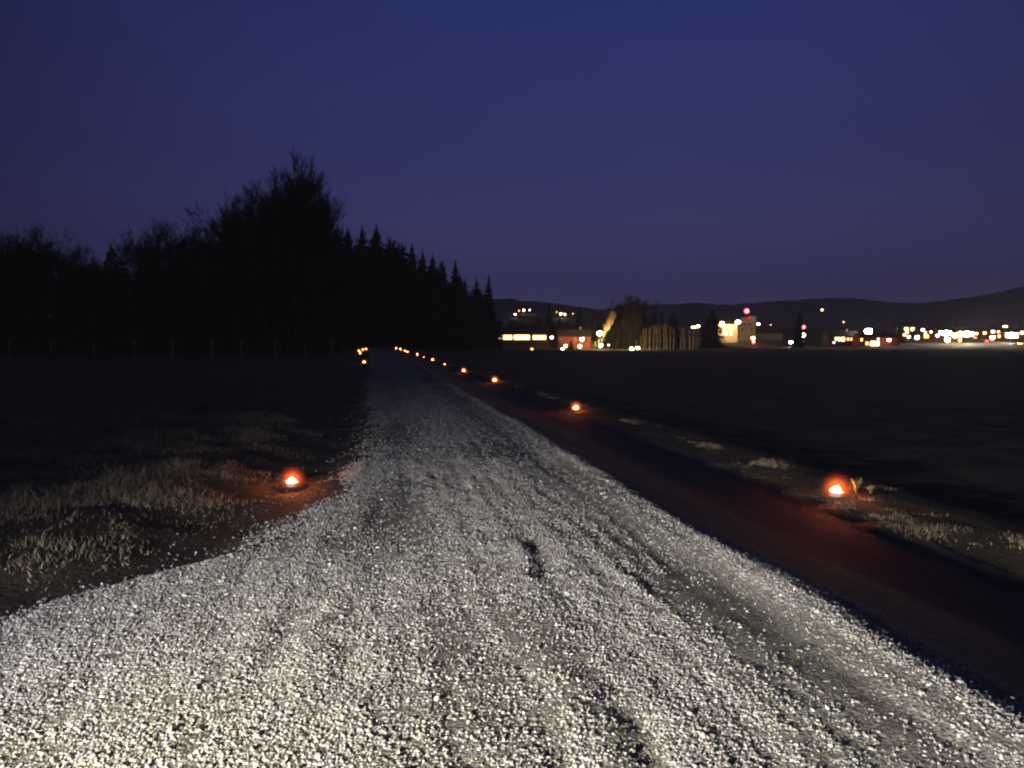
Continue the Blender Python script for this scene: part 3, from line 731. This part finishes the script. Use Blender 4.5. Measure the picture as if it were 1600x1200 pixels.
house('house', 'long dark roofed house with a row of five small lit windows', 1294, 1342, 525, 430, 'brown_wall', 10, 517,
      [(1304, 1307, 527, 532, 'Y', 5), (1309, 1312, 527, 533, 'Y', 6), (1314, 1319, 527, 533, 'Y', 8), (1322.5, 1326, 528, 532, 'O', 5), (1328.5, 1333, 528, 532, 'Y', 4)])
house('shop', 'low shop with one large bright yellow front and red trim', 1343, 1404, 527, 420, 'red_wall', 10, 521,
      [(1344, 1347, 528.5, 533, 'O', 6), (1352, 1356, 534, 539, 'O', 5), (1359.5, 1368, 533.5, 540, 'Y', 14), (1369, 1373, 533.5, 540, 'Y', 12), (1370, 1373, 528, 531.5, 'P', 4)], cat='shop', chimney=False)
house('apartment_block', 'apartment block with five yellow windows beside a dark spruce', 1408, 1436, 509, 600, 'brown_wall', 12, 503,
      [(1412, 1418, 512, 516, 'Y', 9), (1414, 1418.5, 517.5, 521, 'Y', 7), (1410, 1414, 521.5, 525, 'Y', 6), (1422, 1427.5, 512, 517, 'Y', 6), (1427.5, 1433, 517, 522, 'Y', 4)], cat='building')
house('shop', 'small shop glowing orange between apartment block and floodlights', 1437, 1459, 517, 520, 'red_wall', 9, 511, [(1443, 1450, 523, 528, 'O', 8), (1443, 1446.5, 518, 522.5, 'Y', 6)], cat='shop')
house('house', 'cream house behind the left floodlight mast', 1464, 1506, 518, 540, 'cream_wall', 10, 511, [(1490.5, 1496, 529, 533, 'O', 5), (1497.5, 1502, 527, 532, 'O', 5)])
house('house', 'brown house behind the brightest floodlight mast', 1507, 1548, 519, 545, 'brown_wall', 10, 512, [(1516, 1519.5, 530, 534, 'O', 4), (1520.5, 1525, 527, 531.5, 'O', 5), (1536.5, 1539.5, 530, 534, 'P', 5)])
house('house', 'cream house behind the right floodlight mast at the frame edge', 1552, 1612, 518, 550, 'cream_wall', 10, 511, [(1558, 1562, 523, 528, 'O', 6), (1560, 1566, 529, 533, 'O', 5)])

# ------------------------------------------------------------------ lamps of the town
GL = 'street lamps of the distant town'
def lamp(u, v, D, c, r, st, label, pole=True, group=GL, zground=None):
    x, y, z = P(u, v, D); zg = float(H(x, y, False)) if zground is None else zground
    h = max(.6, z - zg); r *= 1.35 if v > 500 else 1.15
    o = empty('street_lamp', (x, y, z - h), label, 'street lamp', group, -YAW)
    mb = MB(); yo = 1.2
    mb.tube((0, yo, -.3), (0, yo, h * .93), .09, .06); mb.tube((0, yo, h * .93), (0, yo * .6, h + r + .18), .06, .05); mb.tube((0, yo * .6, h + r + .18), (0, 0, h + r + .2), .05, .05); mb.build('pole', M['metal'], o)
    mb = MB(); mb.lathe([(.05, h + r + .24), (r * .8, h + r + .12), (r * 1.05, h + r * .55), (r * .95, h + r * .5), (.05, h + r + .05)], 10); mb.build('lamp_shade', M['metal'], o)
    sphere_mb((0, 0, h), r).build('lamp_globe', E(c, st), o, True)
def hill_lamp(u, v, c, r, st, label):
    D = 850
    while D < 1690 and P(u, v, D)[2] > lh_z(u, D) + 7: D += 10
    lamp(u, v, D, c, r, st, label, group='lamps on the distant hillside', zground=P(u, v, D)[2] - 8)
HL = 'in the left cluster on the hillside'; HR = 'in the right cluster on the hillside'
for a in [(805, 491, 'W', .75, 60, 'white lamp lowest ' + HL), (811, 485.5, 'O', .7, 12, 'dim orange lamp leftmost in the upper line of the left hillside cluster'),
          (818.5, 484.5, 'Y', 1.05, 60, 'brightest warm lamp ' + HL), (827.5, 484.5, 'W', .75, 20, 'faint white lamp at the right end of the left hillside cluster'),
          (870, 487.5, 'O', .6, 10, 'faint orange lamp leftmost ' + HR), (876, 490.5, 'W', .95, 60, 'brightest white lamp ' + HR),
          (882.5, 491, 'Y', .8, 40, 'yellow lamp right beside the brightest one in the right hillside cluster'), (895, 490, 'O', .6, 10, 'faint orange lamp rightmost ' + HR)]:
    hill_lamp(*a)
for a in [
    (862, 527, 372, 'Y', .5, 30, 'warm lamp just past the right end of the long lit barn'),
    (909.5, 529.5, 319, 'W', .5, 80, 'very bright white lamp before the red house wall'),
    (884, 540, 310, 'Y', .34, 90, 'pair of lanterns low before the red house, left one'.replace('pair of lanterns', 'lantern lamp')),
    (906, 541, 312, 'Y', .4, 90, 'low lantern lamp before the red house, under the bright wall lamp'),
    (879, 545, 300, 'W', .3, 50, 'small white lamp out on the field edge left of the red house'),
    (936.5, 520.5, 312, 'Y', .55, 1300, 'bright warm lamp at the foot of the leaning birch'),
    (938.5, 539.5, 306, 'G', .5, 45, 'greenish white low lamp under the yellow hedge'),
    (987, 545, 283, 'Y', .36, 900, 'bright low lamp at the left foot of the birch row, left of a smaller one'),
    (996, 543.5, 286, 'Y', .3, 700, 'smaller low lamp at the left foot of the birch row, right of a brighter one'),
    (951, 539, 320, 'W', .25, 8, 'faint low lamp between the hedge and the dark bare trees'),
    (1082, 511, 640, 'Y', .5, 40, 'leftmost of three warm lamps above the birch row'),
    (1086, 511, 640, 'Y', .5, 40, 'middle of three warm lamps above the birch row'),
    (1091, 509.5, 640, 'Y', .75, 50, 'rightmost and brightest of three warm lamps above the birch row'),
    (1128.5, 505, 512, 'Y', .8, 150, 'warm lamp over the left corner of the cream building'),
    (1153, 503, 510, 'Y', .95, 170, 'bright warm lamp between cream building and pale tower'),
    (1134, 520.5, 505, 'Y', .6, 150, 'warm lamp low before the cream building facade'),
    (1178, 506.5, 620, 'Y', .6, 40, 'left of two warm lamps just right of the pale tower'),
    (1185, 506.5, 620, 'W', .75, 30, 'right of two lamps just right of the pale tower'),
    (1205, 508, 640, 'P', .6, 12, 'faint pinkish lamp above the sloping dark roof'),
    (1212, 512, 640, 'Y', .5, 10, 'faint warm lamp at the right end of the sloping dark roof'),
    (1176.5, 528, 440, 'O', .7, 60, 'orange lamp right above a red one near the pale tower'),
    (1177.5, 534, 440, 'R', .55, 60, 'low red lamp under an orange one near the pale tower'),
    (1236, 535, 420, 'P', .65, 70, 'pink white low lamp left of the signal lights'),
    (1284.5, 484, 1500, 'O', 1.6, 30, 'single orange lamp high on the middle hill'),
    (1318, 503, 620, 'Y', .5, 4, 'faint warm lamp on a tall pole above the row of windows'),
    (1336, 521, 470, 'P', .45, 10, 'faint pinkish lamp left of the large white lamp'),
    (1303, 535, 410, 'P', .4, 8, 'faint low lamp at the left end of the long dark roofed house'),
    (1357, 517.5, 430, 'W', 1.35, 190, 'large white lamp shining above the low shop'),
    (1389, 531, 415, 'P', .6, 40, 'pinkish lamp right of the low shop'),
    (1401, 512.5, 560, 'P', .7, 14, 'faint lamp left of the yellow windows, above the shop'),
    (1420, 526, 455, 'W', .6, 25, 'white low lamp before the left side of the apartment block'),
    (1433, 527, 450, 'W', .8, 60, 'round white low lamp before the right side of the apartment block'),
    (1442, 515, 500, 'P', .65, 25, 'pinkish lamp above the small orange shop'),
    (1455, 518.5, 500, 'P', .5, 14, 'faint pinkish lamp right of the small orange shop'),
    (1465, 524, 480, 'Y', .65, 30, 'warm lamp just left of the left floodlight mast'),
    (1480.5, 530.5, 440, 'Y', .95, 120, 'warm lamp right under the left floodlight mast'),
    (1492, 523.5, 470, 'Y', 1.15, 70, 'round warm lamp between the two brightest floodlight masts'),
    (1538.5, 520, 480, 'O', .6, 20, 'orange lamp midway between the two right floodlight masts'),
    (1542, 533.5, 470, 'R', .55, 20, 'low reddish lamp midway between the two right floodlight masts'),
    (1551.5, 518, 500, 'Y', .65, 30, 'yellow lamp above a brighter one, left of the rightmost mast'),
    (1551, 527, 470, 'Y', .9, 90, 'bright yellow lamp low, left of the rightmost mast'),
    (1570.5, 511, 560, 'Y', 1.0, 50, 'round warm lamp high, up left of the rightmost mast'),
    (1469, 518, 520, 'Y', .5, 30, 'small warm lamp close above the left side of the left floodlight mast'),
    (1500, 518.5, 520, 'O', .5, 30, 'small orange lamp just left of the brightest floodlight mast, higher'),
    (1526, 521, 520, 'O', .55, 25, 'small orange lamp just right of the brightest floodlight mast'),
    (1560, 518, 520, 'O', .5, 25, 'small orange lamp between yellow lamp and the round high lamp'),
    (1500, 532, 430, 'O', .5, 30, 'low orange lamp under the gap between the two brighter masts'),
    (1597, 519.5, 520, 'Y', .7, 30, 'warm lamp right of the rightmost mast at the frame edge')]:
    lamp(*a)
def flood(u, v, D, label, st, n=5, w=3.2):
    x, y, z = P(u, v, D); zg = float(H(x, y, False)); h = z - zg
    o = empty('floodlight_mast', (x, y, zg), label, 'floodlight', 'floodlight masts in the town', -YAW)
    mb = MB(); mb.tube((0, .4, -.2), (0, .4, h + .6), .16, .1, 8); mb.build('pole', M['metal'], o)
    mb = MB(); mb.box(-w / 2, w / 2, .25, .4, h - .08, h + .08); mb.build('crossbar', M['metal'], o)
    for i in range(n):
        xx = -w / 2 + w * (i + .5) / n; hh = .95 if i not in (n // 2, n // 2 - 1) else 1.35
        c = MB(); c.box(xx - .27, xx + .27, 0, .245, h - hh, h + hh); ho = c.build('lamp_housing', M['metal'], o)
        g = MB(); g.box(xx - .24, xx + .24, -.03, -.004, h - hh + .04, h + hh - .04); g.build('lens', E('W', st), ho)
        v_ = MB(); v_.box(xx - .3, xx + .3, -.3, .25, h + hh + .004, h + hh + .04); v_.build('visor', M['metal'], ho)
flood(1479, 520.5, 450, 'left floodlight mast of three, warm white above a round lamp', 420, 6, 5.6)
flood(1511, 522, 440, 'brightest floodlight mast in the middle of three', 900, 8, 7.4)
flood(1581, 524, 445, 'rightmost floodlight mast of three, above red tail lights', 700, 8, 7.0)

def signal():
    x, y, _ = P(1255, 545, 410); zg = float(H(x, y, False)); o = empty('signal_post', (x, y, zg), 'signal post with red light above white light beside the narrow spruce', 'signal', rz=-YAW)
    zr = P(1255, 511, 410)[2] - zg; zw = P(1256, 524, 410)[2] - zg
    mb = MB(); mb.tube((0, .3, -.2), (0, .3, zr + .8), .12, .09, 8); mb.build('pole', M['metal'], o)
    for z_, c, r, s_ in ((zr, 'R', .85, 40), (zw, 'G', 1.0, 60)):
        b_ = MB(); b_.box(-r * 1.15, r * 1.15, .01, .2, z_ - r * 1.15, z_ + r * 1.15); bo = b_.build('signal_board', M['car'], o)
        l_ = sphere_mb((0, -.1, z_), r * .95).build('signal_light', E(c, s_), bo, True)
signal()
def car():
    x, y, _ = P(1589, 540, 400); zg = float(H(x, y, False)); o = empty('parked_car', (x, y, zg), 'dark parked car seen from behind with red tail lights', 'car', rz=-YAW)
    prof = [(-2.1, .35), (-2.15, .8), (-2.0, .95), (-1.6, 1.0), (-1.1, 1.42), (.4, 1.45), (1.1, .98), (2.0, .85), (2.1, .4)]
    mb = MB(); n = len(prof); v = []
    for xx, k in ((-.85, 1), (.85, 1)):
        for yy, zz in prof: v.append((xx * (1 if zz < 1.1 else .82), yy, zz))
    f = [tuple(range(n))[::-1], tuple(range(n, 2 * n))] + [(i, (i + 1) % n, n + (i + 1) % n, n + i) for i in range(n)]
    mb.add(v, f); mb.build('body', M['car'], o)
    w = MB(); w.add([(-.62, -1.585, 1.04), (.62, -1.585, 1.04), (.58, -1.14, 1.405), (-.58, -1.14, 1.405)], [(0, 1, 2, 3)]); w.build('rear_window', M['darkpane'], o)
    for xx in (-.86, .7):
        for yy in (-1.35, 1.35):
            t = MB(); t.tube((xx, yy, .32), (xx + .16, yy, .32), .32, .32, 14); t.build('wheel', M['tyre'], o)
    for xx in (-.68, .68):
        l_ = MB(); l_.box(xx - .16, xx + .16, -2.2, -2.09, .68, .92); l_.build('tail_light', E('O', 60), o)
car()

# ------------------------------------------------------------------ haze
hz = MB(); hz.box(-2600, 3700, -300, 5200, -14, 420)
ho = hz.build('haze', None); tag(ho, 'thin evening haze over the field and the town', 'haze', kind='stuff')
m = bpy.data.materials.new('haze'); m.use_nodes = True; nt = m.node_tree
nt.nodes.remove(nt.nodes['Principled BSDF'])
pv = nt.nodes.new('ShaderNodeVolumePrincipled'); pv.inputs['Color'].default_value = (.9, .88, .9, 1); pv.inputs['Density'].default_value = 2.2e-4
nt.links.new(pv.outputs[0], nt.nodes['Material Output'].inputs['Volume'])
ho.data.materials.append(m)

# ------------------------------------------------------------------ sky, twilight, headlights
w = bpy.data.worlds.new('World'); sc.world = w; w.use_nodes = True; nt = w.node_tree; N, L = nt.nodes, nt.links
bg = N['Background']
tc = N.new('ShaderNodeTexCoord'); sx = N.new('ShaderNodeSeparateXYZ'); L.new(tc.outputs['Generated'], sx.inputs[0])
rp = N.new('ShaderNodeValToRGB'); L.new(sx.outputs['Z'], rp.inputs[0]); cr = rp.color_ramp
cr.elements[0].position = 0; cr.elements[0].color = (.098, .084, .190, 1)
cr.elements[1].position = 1; cr.elements[1].color = (.012, .018, .075, 1)
for p_, c_ in ((.07, (.066, .061, .176)), (.22, (.034, .041, .153)), (.42, (.023, .034, .162))):
    e = cr.elements.new(p_); e.color = (*c_, 1)
# thin uneven cloud and a darker west
nz = N.new('ShaderNodeTexNoise'); nz.inputs['Scale'].default_value = 1.6; nz.inputs['Detail'].default_value = 4
mp = N.new('ShaderNodeMapping'); mp.inputs['Scale'].default_value = (1, 1, 3); L.new(tc.outputs['Generated'], mp.inputs[0]); L.new(mp.outputs[0], nz.inputs['Vector'])
dt = N.new('ShaderNodeVectorMath'); dt.operation = 'DOT_PRODUCT'; dt.inputs[1].default_value = (math.sin(YAW + .12), math.cos(YAW + .12), .1); L.new(tc.outputs['Generated'], dt.inputs[0])
mr = N.new('ShaderNodeMapRange'); mr.inputs[1].default_value = .72; mr.inputs[2].default_value = 1; mr.inputs[3].default_value = .44; mr.inputs[4].default_value = 1.04; L.new(dt.outputs['Value'], mr.inputs[0])
mr2 = N.new('ShaderNodeMapRange'); mr2.inputs[1].default_value = .3; mr2.inputs[2].default_value = .7; mr2.inputs[3].default_value = .93; mr2.inputs[4].default_value = 1.07; L.new(nz.outputs['Fac'], mr2.inputs[0])
mu = N.new('ShaderNodeMath'); mu.operation = 'MULTIPLY'; L.new(mr.outputs[0], mu.inputs[0]); L.new(mr2.outputs[0], mu.inputs[1])
L.new(rp.outputs[0], bg.inputs['Color']); L.new(mu.outputs[0], bg.inputs['Strength'])

sd = bpy.data.lights.new('twilight_sun', 'SUN'); sd.energy = .004; sd.angle = math.radians(10); sd.color = (.6, .7, 1)
so = bpy.data.objects.new('twilight_sun', sd); col.objects.link(so); so.rotation_euler = (math.radians(70), 0, math.radians(150))
from mathutils import Vector
def spot(name, loc, aim, p, size, c):
    d = bpy.data.lights.new(name, 'SPOT'); d.energy = p; d.spot_size = math.radians(size); d.spot_blend = 1; d.color = c; d.shadow_soft_size = .09
    o = bpy.data.objects.new(name, d); col.objects.link(o); o.location = loc
    o.rotation_euler = (Vector(aim) - Vector(loc)).to_track_quat('-Z', 'Y').to_euler()
AZ = math.radians(50)
spot('headlight_left', (-4.5, -1.1, .88), (-4.5 + 8 * math.sin(AZ), -1.1 + 8 * math.cos(AZ), 0), 3500, 100, (.93, .95, 1.06))
spot('headlight_right', (-3.7, -2.1, .88), (-3.7 + 8 * math.sin(AZ), -2.1 + 8 * math.cos(AZ), 0), 3500, 100, (.93, .95, 1.06))

spot('warm_fill_light', (-2.5, .2, .62), (.9, 2.4, 0), 1900, 115, (1, .85, .47))  # added warm fill to brighten the near gravel, no lamp known there
# ------------------------------------------------------------------ render settings
vs = sc.view_settings; vs.view_transform = 'Standard'; vs.look = 'None'; vs.exposure = 0; vs.gamma = 1
sc.render.engine = 'CYCLES'; cy = sc.cycles
cy.max_bounces = 4; cy.diffuse_bounces = 2; cy.glossy_bounces = 2; cy.transmission_bounces = 2; cy.volume_bounces = 0; cy.transparent_max_bounces = 16
cy.use_denoising = True; cy.sample_clamp_indirect = 3; cy.filter_width = 2.3; cy.caustics_reflective = False
cy.volume_step_rate = 5
